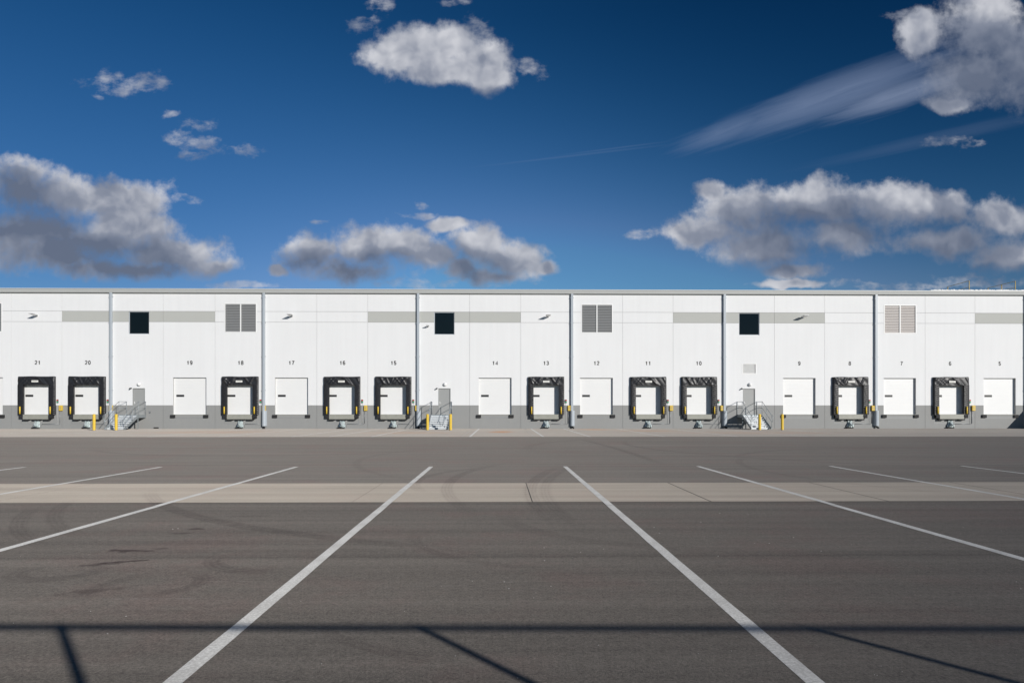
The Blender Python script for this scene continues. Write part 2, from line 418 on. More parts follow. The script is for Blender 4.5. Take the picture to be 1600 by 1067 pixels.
def downspout(x):
    o = HP(MB().box(x-.10, x+.10, YW-.19, YW-.03, 1.38, G0+.03).build('downspout', M['spout'], bevel=.015))
    for z in (3.2, 6.0, 8.8):
        pass
    for z in (3.2, 6.0, 8.8, 10.9):
        b = MB().box(x-.14, x+.14, YW-.193, YW-.001, z-.02, z+.02).build('strap', M['spout']); b.parent = o
    gmb = MB(); n = 10; pts = []
    for i in range(n+1):
        t = math.pi*i/n; pts.append((x+.02-.21*math.cos(t), YW-.02-.28*math.sin(t), .22))
    gmb.prism(pts, (0, 0, 1.28)); gb = gmb.build('guard', M['spout']); gb.parent = o
    e = MB(); e.tube((x, YW-.12, .26), (x+.03, YW-.14, .14), .075, 10); e.tube((x+.03, YW-.14, .14), (x+.10, YW-.34, .05), .075, 10)
    eb = e.build('elbow', M['dark']); eb.parent = o
for x in bay: downspout(x)

# roll-up doors ------------------------------------------------------
def rollup(x, r):
    y = YW + r; mb = MB(); n = 5; zs = [DF + (DT-DF)*i/n for i in range(n+1)]
    for a, b in zip(zs, zs[1:]):
        mb.prism([(x-DW, y+.004, a), (x-DW, y, a+.012), (x-DW, y, (a+b)/2-.02), (x-DW, y+.006, (a+b)/2), (x-DW, y, (a+b)/2+.02), (x-DW, y, b-.012), (x-DW, y+.004, b), (x-DW, y+.04, b), (x-DW, y+.04, a)], (2*DW, 0, 0))
    d = HP(mb.build('dock_door', M['door_white']))
    zc = wz(618.3)
    s = MB().box(x-DW+.20, x-DW+.84, y-.012, y-.001, zc-.09, zc+.09).build('window_slot', M['dark']); s.parent = d
    return d
for k, p in {**bare, **docks}.items():
    x = wx(p); rollup(x, .185 if k in bare else .26)
    if k in bare:
        for s in (-1, 1): HP(MB().box(x+s*(DW-.01)-.19, x+s*(DW-.01)+.19, YW-.12, YW-.001, DF-.29, DF-.03).build('dock_bumper', M['rubber'], bevel=.012))
        HP(MB().box(x-DW, x+DW, YW-.012, YW-.001, DF-.045, DF-.003).build('door_sill', M['leveler']))
        HP(MB().box(x-DW+.2, x+DW-.2, YW-.006, YW-.001, DF-.30, DF-.27).build('seam', M['conduit']))

# windows
for a, b in wins:
    f = MB(); w = .05
    for (q0, q1, r0, r1) in ((a, b, WZ0, WZ0+w), (a, b, WZ1-w, WZ1), (a, a+w, WZ0+w, WZ1-w), (b-w, b, WZ0+w, WZ1-w)):
        f.box(q0, q1, YW+.06, YW+.16, r0, r1)
    f = HP(f.build('window', M['spout']))
    p = MB().box(a+w, b-w, YW+.10, YW+.12, WZ0+w, WZ1-w).build('pane', M['glass']); p.parent = f
# louvers
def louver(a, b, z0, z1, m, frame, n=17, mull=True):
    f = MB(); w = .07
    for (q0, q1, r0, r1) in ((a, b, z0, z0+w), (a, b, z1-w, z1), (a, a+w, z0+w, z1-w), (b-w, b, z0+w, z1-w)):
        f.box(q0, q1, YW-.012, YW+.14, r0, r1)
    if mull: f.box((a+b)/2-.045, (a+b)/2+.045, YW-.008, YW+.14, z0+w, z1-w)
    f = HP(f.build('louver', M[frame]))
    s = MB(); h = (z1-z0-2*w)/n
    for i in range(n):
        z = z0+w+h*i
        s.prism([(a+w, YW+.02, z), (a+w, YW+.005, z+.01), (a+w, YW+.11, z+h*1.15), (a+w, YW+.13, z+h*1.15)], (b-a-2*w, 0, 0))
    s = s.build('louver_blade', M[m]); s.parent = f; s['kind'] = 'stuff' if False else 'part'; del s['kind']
    bk = MB().box(a+w, b-w, YW+.16, YW+.18, z0+w, z1-w).build('backing', M['dark']); bk.parent = f
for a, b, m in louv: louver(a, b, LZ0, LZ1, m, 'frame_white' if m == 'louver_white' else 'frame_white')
louver(*vent, 'frame_white', 'frame_white', 9, False)
# personnel doors
for a, b in pdoor:
    f = MB(); w = .05
    for (q0, q1, r0, r1) in ((a, b, PZ1-w, PZ1), (a, a+w, PZ0, PZ1-w), (b-w, b, PZ0, PZ1-w)): f.box(q0, q1, YW-.01, YW+.12, r0, r1)
    f = HP(f.build('door', M['door_grey']))
    l = MB().box(a+w, b-w, YW+.055, YW+.10, PZ0, PZ1-w).build('door_leaf', M['door_grey']); l.parent = f
    h = MB().box(a+.09, a+.15, YW+.03, YW+.053, PZ0+.88, PZ0+1.08); h.tube((a+.12, YW+.03, PZ0+.95), (a+.12, YW-.02, PZ0+.95), .012); h.tube((a+.12, YW-.02, PZ0+.95), (a+.24, YW-.02, PZ0+.95), .012)
    h = h.build('handle', M['lamp_white']); h.parent = f
# numbers
def arcp(cx, cy, rx, ry, a0, a1, n=10):
    return [(cx + rx*math.cos(R(a0+(a1-a0)*i/n)), cy + ry*math.sin(R(a0+(a1-a0)*i/n))) for i in range(n+1)]
GL = {'0': [arcp(.5,.5,.40,.46,0,360,20)], '1': [[(.18,.72),(.38,.78),(.55,.97),(.55,0)]],
      '2': [arcp(.5,.70,.38,.27,170,-38,10)+[(.12,.05),(.92,.05)]], '3': [arcp(.46,.73,.36,.23,165,-90,9)+arcp(.46,.27,.40,.23,90,-165,9)],
      '4': [[(.70,0),(.70,.95),(.06,.27),(.95,.27)]], '5': [[(.86,.95),(.25,.95),(.17,.50)]+arcp(.48,.31,.38,.28,140,-160,12)],
      '6': [arcp(.52,.62,.40,.35,35,180,9)+[(.11,.4)], arcp(.5,.30,.38,.27,0,360,16)], '7': [[(.08,.95),(.90,.95),(.55,.5),(.38,0)]],
      '8': [arcp(.5,.74,.34,.22,0,360,16), arcp(.5,.27,.39,.25,0,360,16)], '9': [arcp(.5,.68,.38,.28,0,360,16), [(.89,.6)]+arcp(.48,.36,.40,.33,0,-145,9)]}
def number(txt, px, py):
    hh, ww, gap, th = .31, .19, .075, .034; mb = MB()
    tot = len(txt)*ww + (len(txt)-1)*gap; X = wx(px) - tot/2; Z = wz(py) - hh/2; k = 0
    for ch in txt:
        for pl in GL[ch]:
            pts = [Vector((X + p[0]*ww, 0, Z + p[1]*hh)) for p in pl]; closed = (pts[0]-pts[-1]).length < 1e-4
            L = []; n = len(pts)
            for i, p in enumerate(pts):
                a = pts[i-1] if i else (pts[-2] if closed else p); b = pts[i+1] if i < n-1 else (pts[1] if closed else p)
                d = (b-a).normalized(); nn = Vector((-d.z, 0, d.x))
                c = 1.0
                if 0 < i < n-1: c = 1/max(.5, abs(nn.dot(Vector((-(p-a).normalized().z, 0, (p-a).normalized().x)))))
                L.append((p + nn*th*c, p - nn*th*c))
            y = YW - .004 - .0006*k; k += 1
            for (a0, a1), (b0, b1) in zip(L, L[1:]):
                mb.quad((a0.x, y, a0.z), (a1.x, y, a1.z), (b1.x, y, b1.z), (b0.x, y, b0.z))
        X += ww + gap
    o = HP(mb.build('dock_number', M['ink'], recalc=False)); o['label'] = 'black painted number ' + txt
num_x = {**{k: v for k, v in bare.items() if k != 22}, **docks}
num_x[9] = 1248.8; num_x[7] = 1408.6
for k, p in num_x.items(): number(str(k), p, 567.2)
# scupper and hose bib low on the wall
HP(MB().box(wx(240.5), wx(248), YW-.05, YW-.001, .04, .13).build('wall_drain', M['rubber']))
hb = MB().box(wx(234)-.06, wx(234)+.06, YW-.03, YW-.001, 1.30, 1.46); hb.tube((wx(235.5), YW-.002, 1.37), (wx(235.5), YW-.12, 1.34), .03)
HP(hb.build('hose_tap', M['conduit']))
# glare of the roof seam on the right, modelled as a lumpy white strip
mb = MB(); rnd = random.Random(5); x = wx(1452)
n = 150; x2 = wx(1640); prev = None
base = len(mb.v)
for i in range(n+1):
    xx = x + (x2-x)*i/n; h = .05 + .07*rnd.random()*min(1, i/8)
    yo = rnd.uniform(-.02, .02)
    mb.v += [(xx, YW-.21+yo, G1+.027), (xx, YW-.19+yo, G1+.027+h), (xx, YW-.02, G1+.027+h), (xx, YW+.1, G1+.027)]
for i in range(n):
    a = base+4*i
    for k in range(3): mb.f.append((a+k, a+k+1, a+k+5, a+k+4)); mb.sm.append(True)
HP(mb.build('roof_seam_glare', M['cap']))

# ------------------------------------------------------------------ dock shelters
def shelter(seed):
    rn = random.Random(seed)
    root = empty('dock_shelter', (0, 0, 0)); P = .22; W = 1.50; T = wz(588.7); B = DF-.03; HB = wz(601.6, Y=YW-P)
    side = .44
    # header: a box whose front sags in folds between the corners
    mb = MB(); nx, nz = 72, 16; ph = rn.uniform(0, 6); c1 = rn.uniform(-.5, .5)
    folds = [(rn.uniform(-1.4, 1.4), rn.uniform(.03, .055), rn.choice((-1, 1))*rn.uniform(.5, 1.6), rn.uniform(.05, .09)) for _ in range(13)]
    def disp(u, v):          # u -W..W, v 0 bottom..1 top
        d = 0
        for (c, amp, sl, wd) in folds:
            q = (u - c - sl*(1-v)*.55*(-1 if c > c1 else 1)) / wd
            d += amp*math.exp(-q*q)
        d += .012*math.sin(9*u + 5*v + ph)
        return min(d, .08) * (.35 + .65*math.sin(math.pi*min(1, max(0, v)))**.5) * (1 if abs(u) < W-.06 else .4)
    for j in range(nz+1):
        v = j/nz
        for i in range(nx+1):
            u = -W + 2*W*i/nx; z = HB + (T-HB)*v
            edge = .05*max(0, (v-.85)/.15)**2 + .06*max(0, (abs(u)-(W-.08))/.08)**2
            sag = .02*math.sin(u*3.1+ph)*(v > .9)
            mb.v.append((u*(1-.012*max(0,(v-.8)/.2)), -P - disp(u, v) + edge, z + sag*.6))
    for j in range(nz):
        for i in range(nx):
            a = j*(nx+1)+i; mb.f.append((a, a+1, a+nx+2, a+nx+1)); mb.sm.append(True)
    mb.box(-W+.004, W-.004, -P+.075, -.001, HB+.03, T-.005)
    mb.build('header', M['black_vinyl'], root, recalc=False)
    lab = MB().box(-.28, .26, -P-.105, -P-.09, wz(596.3)-.08, wz(596.3)+.08).build('name_tag', M['tag_white'], root)
    lt = MB()
    for i in range(5): lt.box(-.2+i*.075, -.15+i*.075, -P-.108, -P-.1052, wz(596.3)-.012, wz(596.3)+.03)
    lt = lt.build('print', M['leveler']); lt.parent = lab
    for s in (-1, 1):
        mb = MB(); n = 120; m = 8
        for j in range(n+1):
            z = B + (HB+.05-B)*j/n
            for i in range(m+1):
                q = i/m; u = (W - side*q)
                k = ((z/.155 + q*(.9 if s < 0 else -.9)*1.0 + .15*math.sin(z*2+seed)) % 1.0)
                d = .045*k*(.3+.7*math.sin(math.pi*min(1, max(0, q*.9+.08))))
                mb.v.append((s*u, -P - d + .03*(1 if i == 0 else 0), z))
        for j in range(n):
            for i in range(m):
                a = j*(m+1)+i; q = (a, a+1, a+m+2, a+m+1); mb.f.append(q if s < 0 else q[::-1]); mb.sm.append(True)
        xa_, xb_ = sorted((s*(W-.004), s*(W-side+.004)))
        mb.box(xa_, xb_, -P+.04, -.001, B, HB+.03)
        mb.build('side_pad', M['black_vinyl'], root, recalc=False)
        gx = s*(W-side+.17); z0, z1 = wz(646.5), wz(635.2)
        gmb = MB().tube((gx, -P-.10, z0), (gx, -P-.10, z1), .052, 12)
        gmb.build('guide_post', M['yellow'], root)
    return root
def dock_gear():
    """leveler lip, its dark frame and the two bumpers, bolted to the building"""
    fr = MB(); lip = MB(); w = 1.06; zb = wz(654.6)
    lip.prism([(-w, -.22, DF-.01), (w, -.22, DF-.01), (w-.03, -.27, zb), (-w+.03, -.27, zb)], (0, .035, 0))
    lip.prism([(-w, -.001, DF-.02), (w, -.001, DF-.02), (w, -.23, DF-.012), (-w, -.23, DF-.012)], (0, 0, .018))
    for x0, x1 in ((-w-.04, -.62), (-.32, .34), (.60, w+.04)): fr.box(x0, x1, -.26, -.001, zb-.105, zb-.006)
    for s in (-1, 1):
        a, b = sorted((s*(w+.005), s*(w+.065))); fr.box(a, b, -.23, -.001, zb-.004, DF-.03)
    return lip, fr
sh = [shelter(11), shelter(23), shelter(37)]
order = [21, 20, 18, 16, 15, 13, 11, 10, 8, 6]
used = set()
near = {21: 'farthest left in view', 20: 'left of the left stairs', 18: 'left of the second downspout', 16: 'between doors 17 and 15', 15: 'left of the middle stairs',
        13: 'right of door 14', 11: 'right of door 12', 10: 'left of the right stairs', 8: 'right of door 9', 6: 'between doors 7 and 5'}
for i, k in enumerate(order):
    src = i % 3
    if src in used: o = copy_tree(sh[src])
    else: o = sh[src]; used.add(src)
    x = wx(docks[k]); o.location = (x, YW, 0)
    tag(o, f'black vinyl dock shelter below number {k}, {near[k]}', 'dock shelter', 'black dock shelters along the facade')
    # no name tag on 20, 15 and 10
    if k in (20, 15, 10):
        for c in list(o.children):
            if c.name.startswith('name_tag'):
                for cc in list(c.children): bpy.data.objects.remove(cc)
                bpy.data.objects.remove(c)
    lip, fr = dock_gear()
    l = lip.build('leveler_lip', M['leveler']); l.parent = house; l.location = (x, 0, 0)
    f_ = fr.build('leveler_frame', M['rubber']); f_.parent = house; f_.location = (x, 0, 0)
    for s in (-1, 1):
        b = MB().box(x+s*1.20-.16, x+s*1.20+.16, -.29, -.001, DF-.32, DF-.035).build('dock_bumper', M['rubber'], bevel=.015); b.parent = house
    th = MB()
    for s in (-1, 1): th.box(x+s*1.34-.009, x+s*1.34+.009, -.006, -.001, .42, DF-.33)
    th.box(x-1.331, x+1.331, -.006, -.001, .42, .438)
    th = th.build('pit_edge', M['conduit']); th.parent = house

# ------------------------------------------------------------------ restraints, boxes, signals
def restraint():
    root = empty('vehicle_restraint', (0, 0, 0))
    rl = MB()
    for s in (-1, 1): rl.box(s*.13-.035, s*.13+.035, -.10, -.001, .10, .70)
    rl.box(-.20, .20, -.03, -.0005, .12, .66); rl.build('track', M['restraint'], root)
    c = MB(); c.prism([(-.09, -.10, .22), (-.09, -.34, .20), (-.09, -.40, .30), (-.09, -.30, .46), (-.09, -.10, .62)], (.18, 0, 0))
    c.build('carriage', M['restraint'], root)
    h = MB(); h.path([(0, -.36, .28), (0, -.46, .34), (0, -.46, .46)], .03, 8); h.build('hook', M['steel'], root)
    b = MB(); b.box(-.34, .20, -.28, -.02, .015, .10); b.tube((-.34, -.16, .09), (-.05, -.16, .09), .06, 10); b.build('base', M['rubber'], root, bevel=.01)
    q = MB(); q.tube((.24, -.12, .08), (.24, -.12, .34), .055, 12); q.tube((.24, -.12, .34), (.24, -.12, .36), .035, 12); q.build('motor', M['restraint'], root)
    s = MB(); s.prism([(.13, -.10, .30), (.13, -.10, .60), (.30, -.10, .12), (.22, -.10, .10)], (0, .03, 0)); s.prism([(-.13, -.10, .30), (-.13, -.10, .60), (-.32, -.10, .12), (-.24, -.10, .10)], (0, .03, 0))
    s.build('brace', M['tread'], root)
    return root
def control():
    root = empty('control_box', (0, 0, 0))
    MB().box(-.135, .135, -.14, -.001, -.215, .215).build('box', M['yellow'], root, bevel=.015)
    p = MB().box(-.08, .08, -.147, -.141, -.13, .13).build('panel', M['yellow_pale'], root)
    z = .38 - wz(637.6); c = MB(); c.path([(-.10, -.04, -.215), (-.10, -.04, z+.06), (-.16, -.04, z), (-1.55, -.04, z)], .020, 8)
    c.path([(-1.55, -.04, z), (-1.62, -.06, z-.05), (-1.62, -.06, z-.22)], .016, 8)
    c.build('conduit', M['conduit'], root)
    return root
def signal():
    root = empty('dock_signal_light', (0, 0, 0))
    MB().box(-.075, .075, -.07, -.001, -.15, .15).build('housing', M['conduit'], root, bevel=.01)
    for s, n, m in ((1, 'red_lamp', 'red'), (-1, 'green_lamp', 'green')):
        MB().tube((0, -.07, s*.072), (0, -.10, s*.072), .062, 14).build(n, M[m], root)
    c = MB().tube((0, -.03, -.15), (0, -.03, .41 - wz(626.8)), .009, 6); c.build('conduit', M['lamp_white'], root)
    return root
r0, c0, s0 = restraint(), control(), signal()
for i, k in enumerate(order):
    x = wx(docks[k])
    for proto, dx, z, nm, cat, grp in ((r0, -.02, 0, f'pale galvanised truck restraint with black foot on the wall under dock {k}', 'truck restraint', 'vehicle restraints under the dock shelters'),
                                       (c0, 1.94, wz(637.6), f'small yellow control box with a thin conduit right of dock {k}', 'control box', 'yellow control boxes beside the docks'),
                                       (s0, 1.66, wz(626.8), f'small red and green signal light on the wall right of dock {k}', 'signal light', 'signal lights beside the docks')):
        o = proto if i == 0 else copy_tree(proto)
        o.location = (x+dx, YW, z); tag(o, nm, cat, grp)

# ------------------------------------------------------------------ stairs
def stairs(a, b, label):
    """landing a..b wide in front of a door, flight of seven risers towards the yard"""
    root = empty('metal_stairs', ((a+b)/2, YW, 0), label, 'stairs', 'galvanised stairs up to the grey doors'); w = (b-a)/2
    L = 1.22; zt = DF-.02; n = 7; rise = zt/n; run = .285; Y1 = -L; Y2 = -L-run*(n-1)
    lm = MB().box(-w, w, -L, -.01, zt-.05, zt)
    for s in (-1, 1): lm.box(*sorted((s*w, s*(w-.05))), -L, -.01, zt-.25, zt-.05)
    lm.box(-w+.05, w-.05, -L, -L+.05, zt-.20, zt-.05)
    lm.build('landing', M['steel'], root)
    for s in (-1, 1):
        st = MB(); xx = s*w - (0 if s < 0 else .045)
        st.prism([(xx, Y1, zt), (xx, Y1, zt-.25), (xx, Y2-.22, 0.012), (xx, Y2-.30, .012), (xx, Y2-.30, .16)], (.045, 0, 0))
        st.build('stringer', M['steel'], root)
        lg = MB().box(*sorted((s*(w-.01), s*(w-.06))), -L-.0, -L+.06, .01, zt-.25); lg.box(*sorted((s*(w-.07), s*(w-.14))), -L-.03, -L+.09, .010, .022)
        lg.build('leg', M['steel'], root)
    for i in range(1, n):
        z = zt - rise*i; y = Y1 - run*(i-1)
        t = MB().box(-w+.05, w-.05, y-run, y+.0, z-.04, z)
        t.box(-w+.05, w-.05, y-.012, y-.008, z+.001, z+rise-.078)
        t.build('tread', M['tread'], root)
    t = MB().box(-w+.05, w-.05, Y2-.004, Y2, .02, rise-.045); t.build('riser', M['tread'], root)
    r = .021
    for s in (-1, 1):
        x = s*(w+.0); h = MB(); T, Md = 1.07, .55
        yb = Y2-.24; zb = .02+rise*.3
        up = lambda y, z, hh: (x, y, z+hh)
        for y, z in ((-.06, zt), (-L+.04, zt), ((Y1+Y2)/2, zt*.5+.05), (yb, .10)):
            h.tube((x, y, z-.12 if y > -L-.5 else max(z-.1, .012)), (x, y, z+T-.02), r, 8)
        for hh in (T, Md):
            h.path([(x, -.03, zt+hh), (x, -L+.02, zt+hh), (x, yb, .10+hh-.02)], r, 8)
        h.path([(x, yb, .08+T), (x, yb-.22, .08+T-.02), (x, yb-.22, .08+Md), (x, yb, .08+Md)], r, 8)
        h.build('handrail', M['steel'], root)
    return root
stairs(wx(198.4), wx(228.2), 'galvanised stairs at the left grey door, beside the dock numbered 20')
stairs(wx(675.2), wx(706), 'galvanised stairs at the middle grey door, between docks 15 and 14')
stairs(wx(1151.8), wx(1182.4), 'galvanised stairs at the right grey door, below the small white louver')

# bollards
def bollard(loc, label):
    root = empty('bollard', loc, label, 'bollard', 'yellow bollards before the stairs')
    MB().tube((0,0,.0), (0,0,1.20), .105, 20, caps=False).dome((0,0,1.20), .105, m=5, n=20, sq=.55).build('post', M['yellow'], root)
    MB().tube((0,0,.009), (0,0,.03), .125, 20).build('collar', M['ramp'], root)
YB = YW - 4.6
for px, nm in ((147, 'yellow bollard left of the left stairs, below dock 20'), (181.5, 'yellow bollard directly before the flight of the left stairs'), (668, 'yellow bollard at the left edge of the middle stairs'),
               (704, 'yellow bollard at the right edge of the middle stairs'), (1187, 'yellow bollard in front of the steps of the right stairs'), (1222.3, 'yellow bollard left of dock door 9, clear of the stairs')):
    bollard((wx(px, YB), YB, 0), nm)

# lights on the wall
def flood(px, py, label, k=1.0, base=0):
    root = empty('wall_floodlight', (wx(px), YW, wz(py)), label, 'floodlight', 'floodlights high on the white wall')
    MB().box(-.07*k, .07*k, -.06, -.001, -.09*k, .09*k).build('bracket', M['lamp_white'], root)
    MB().tube((0, -.05, 0), (0, -.22*k, .03), .022, 8).build('arm', M['lamp_white'], root)
    MB().prism([(-.20*k, -.18*k, .06), (-.20*k, -.18*k, -.01), (-.20*k, -.80*k, .04), (-.20*k, -.80*k, .09)], (.40*k, 0, 0)).build('head', M['lamp_white'], root, bevel=.01)
    MB().prism([(-.16*k, -.24*k, -.012), (-.16*k, -.74*k, .028), (-.16*k, -.74*k, .036), (-.16*k, -.24*k, -.004)], (.32*k, 0, 0)).build('lens', M['frame_white'], root)
flood(58, 494.5, 'floodlight high above dock 21, at the far left of the wall')
flood(456, 494.5, 'floodlight high above door 17, just right of the second downspout')
flood(856, 494.5, 'floodlight high above dock 13, between window and louver')
flood(1254, 494.8, 'floodlight mounted on the grey painted band above door 9')
flood(669, 510.5, 'small floodlight just below left of the middle dark window', .62)
for (a, b), nm in zip(pdoor, ('left', 'middle', 'right')):
    root = empty('door_light', ((a+b)/2+.05, YW, wz(600.6)), f'small round white light above the {nm} grey door', 'wall light', 'round lights above the grey doors')
    MB().tube((0, -.001, 0), (0, -.05, 0), .13, 18).build('base', M['lamp_white'], root)
    MB().dome((0, -.05, 0), .155, axis='y', n=18, m=5, sq=1.1).build('globe', M['frame_white'], root)
    root = empty('wall_camera', (a-.12, YW, wz(606.9)), f'tiny black camera on the wall by the top of the {nm} grey door', 'camera', 'black cameras beside the grey doors')
    MB().tube((0, -.001, 0), (0, -.04, 0), .06, 14).build('mount', M['dark'], root)
    MB().tube((0, -.04, .0), (-.02, -.22, -.03), .05, 14).build('body', M['dark'], root)

# roof guard rails
def rail(x, ys, label):
    root = empty('roof_guard_rail', (x, ys[0], ZT+.22), label, 'guard rail', 'yellow guard rails on the roof'); zt = 1.07
    for y in ys:
        MB().tube((0, y-ys[0], 0), (0, y-ys[0], zt), .034, 10).build('post', M['yellow_pale'], root)
    MB().path([(0, 0, zt), (0, ys[-1]-ys[0], zt)], .022, 8).build('top_rail', M['yellow_pale'], root)
    MB().path([(0, 0, zt*.5), (0, ys[-1]-ys[0], zt*.5)], .018, 8).build('middle_rail', M['yellow_pale'], root)
rail(wx(1514.3, 57.9), (57.9, 60.7), 'thin yellow guard rail on the roof above dock 6')
rail(wx(1586.4, 58.0), (58.0, 59.6, 61.3), 'thin yellow guard rail at the right end of the roof, above door 5')

# added wedge outside the frame on the right, shaped so its shadow falls on the base beside door 5
mb = MB(); xr = wx(1601) + .02
mb.prism([(xr, YW-.001, 0), (xr, YW-.001, 1.55), (xr, YW-.3, 1.50), (xr, YW-4.2, 0)], (.25, 0, 0))
tag(mb.build('shadow_wedge', M['ramp']), 'unseen added concrete wedge that shades the wall base beyond door 5', 'shadow wedge')

# ------------------------------------------------------------------ the fence behind the camera
fx = lambda x: -1.21 - .022*(x-4)
root = empty('chain_link_fence', (4, -1.21, 0), 'tall chain link fence behind the camera whose rail and posts shade the asphalt', 'fence')
HF = 2.45
def fpt(x, z): return (x-4, fx(x)+1.21, z)
posts = [-1.15, 1.43, 4.05, 6.88, 9.6, 12.3]
for x in posts: MB().tube(fpt(x, 0), fpt(x, HF+.03), .036, 10).build('post', M['galv_fence'], root)
MB().tube(fpt(-3, HF), fpt(14, HF), .031, 8).build('top_rail', M['galv_fence'], root)
mb = MB(); pitch = .075
for d in (-1, 1):
    for i in range(int(17/pitch)+34):
        xs = -3 + (i-34 if d > 0 else i)*pitch
        z0, z1 = .05, HF-.01; x0_, x1_ = xs, xs + d*(z1-z0)
        if max(x0_, x1_) > 14 or min(x0_, x1_) < -3: continue
        mb.tube(fpt(x0_, z0), fpt(x1_, z1), .0017, 3, caps=False)
mb.build('mesh_fabric', M['galv_fence'], root, recalc=False)

# ------------------------------------------------------------------ light
SUN_AZ, SUN_EL = R(36.9), R(17.6)
sd = Vector((math.sin(SUN_AZ)*math.cos(SUN_EL), -math.cos(SUN_AZ)*math.cos(SUN_EL), math.sin(SUN_EL)))
sl = bpy.data.lights.new('sun', 'SUN'); sl.energy = 3.45; sl.angle = R(.53); sl.color = (1.0, .96, .905)
so = bpy.data.objects.new('sun', sl); COL.objects.link(so); so.rotation_euler = sd.to_track_quat('Z', 'Y').to_euler()

world = bpy.data.worlds.new('World'); scene.world = world; world.use_nodes = True
t = NT(world.node_tree); t.n.clear()
out = t.n.new('ShaderNodeOutputWorld'); bg = t.n.new('ShaderNodeBackground'); t.link(bg.outputs[0], out.inputs[0])
sky = t.n.new('ShaderNodeTexSky'); sky.sky_type = 'NISHITA'; sky.sun_disc = False
sky.sun_elevation = SUN_EL; sky.sun_rotation = math.pi - SUN_AZ    # azimuth measured from +Y towards +X
sky.altitude = 200; sky.air_density = 1.0; sky.dust_density = .4; sky.ozone_density = 2.5
STR = .09
D = t.n.new('ShaderNodeTexCoord').outputs['Generated']
sx, sy, sz = t.sep(D)
yy = t.math('MAXIMUM', sy, .08)
U = t.math('MULTIPLY', t.math('DIVIDE', sx, yy), 10.67); V = t.math('MULTIPLY', t.math('DIVIDE', sz, yy), 10.67)
P = t.comb(U, V, 0.0)                                    # hundreds of metres on a cloud plane at 1067 m
w1 = t.noise(P, 1.3, 3, .55, dim='2D', out='Color')
Pw = t.vmath('ADD', P, t.vmath('SCALE', t.vmath('SUBTRACT', w1, (.5,.5,.5)), scale=.30))
def ell(px, py, rx, ry, rot=0):
    # measured on the photo, set as a direction of the sky
    a = math.atan((px-800)/F) + TH; u = math.tan(a)*10.67; v = (640-py)/math.hypot(F, 0)*10.67 / (math.cos(a-TH) and 1) * math.cos(TH)
    d = math.cos(TH) + (px-800)/F*(-math.sin(TH)); v = (640-py)/F/d*10.67
    return u, v, rx/100, ry/100, rot
def field(lst, sm=.22):
    acc = None; pv = Pw
    for i, e in enumerate(lst):
        u, v, rx, ry, rot = ell(*e)
        if i % 5 == 4:           # keeps the evaluation order depth first
            n = t.n.new('ShaderNodeVectorMath'); n.operation = 'MULTIPLY_ADD'
            t.put(n.inputs[0], acc); n.inputs[1].default_value = (1e-7, 1e-7, 0); t.put(n.inputs[2], Pw); pv = n.outputs[0]
        q = t.mapping(pv, loc=(u, v, 0), rot=(0, 0, rot), sc=(rx, ry, 1), t='TEXTURE')
        L = t.vmath('LENGTH', q)
        acc = L if acc is None else t.math('SMOOTH_MIN', acc, L, sm)
    return t.math('SUBTRACT', 1.0, acc)
CL = [(30,290,72,52),(115,312,105,48),(205,318,80,42),(50,360,140,55),(200,355,95,44),(165,385,150,40),(265,400,105,36),(340,416,46,20),(80,405,130,24),
      (480,398,54,40),(575,385,66,42),(640,388,56,38),(545,425,95,24),(436,420,18,12),(748,388,54,42),(800,406,64,40),(852,417,28,16),(702,350,44,16),(725,420,44,22),(688,402,50,28),(190,422,170,20),(70,395,150,36),(775,428,70,18),
      (1070,362,50,22),(1112,300,30,22),(1165,330,92,46),(1290,322,125,48),(1410,325,105,44),(1490,328,48,34),(1100,362,75,32),(1200,385,115,44),(1315,365,95,38),(1240,424,62,15),(1235,443,62,8),
      (1560,342,64,38),(1480,378,110,32),(1575,400,85,36),
      (1440,52,44,44),(1545,50,105,68),(1600,95,95,85),(1525,120,105,54),(1480,160,38,16),
      (630,85,72,40),(690,70,66,44),(752,95,62,40),(765,125,48,26),(700,110,96,30)]
WI = [(195,132,66,18),(228,128,38,16),(155,152,14,6),(312,196,36,13),(270,178,18,8),(280,215,28,13),(322,222,32,14),(370,237,42,12),(303,243,28,11),(500,348,20,6),(650,318,14,7),
      (745,40,26,20),(575,38,32,18),(597,8,24,16),(822,102,32,18),(848,112,14,10),(712,2,34,9),(1480,222,46,11),(1512,228,34,10),(1010,366,30,11),(780,438,76,11),(650,444,76,10),(650,335,36,8),(290,313,30,9),(1410,24,30,10),(380,447,60,7),(1345,446,90,10),(1540,441,100,13),(1435,447,60,7)]
SH = [(40,345,150,50),(110,395,190,40),(200,422,170,28),(30,300,60,40),(545,425,110,28),(480,410,50,26),(600,408,60,20),(755,418,75,30),
      (1230,375,150,42),(1330,352,120,30),(1200,415,80,22),(1500,385,130,34),(1570,425,90,22),(1555,110,130,85),(1260,345,150,30),(1455,352,80,26),(1500,110,60,34),(700,152,110,18)]
B = field(CL); S = field(SH, .5); Wf = field(WI, .2)
f1 = t.noise(P, 1.75, 9, .58, dim='2D')
f2 = t.noise(P, 8.5, 6, .60, dim='2D')
f3 = t.noise(t.mapping(P, sc=(1, 1.7, 1)), 3.2, 8, .62, dim='2D')
g1 = t.noise(Pw, 1.25, 3, .5, dim='2D'); g1b = t.noise(t.vmath('ADD', Pw, (.14, .24, 0)), 1.25, 3, .5, dim='2D')
h1 = t.noise(Pw, 3.6, 2.5, .5, dim='2D'); h1b = t.noise(t.vmath('ADD', Pw, (.06, .10, 0)), 3.6, 2.5, .5, dim='2D')
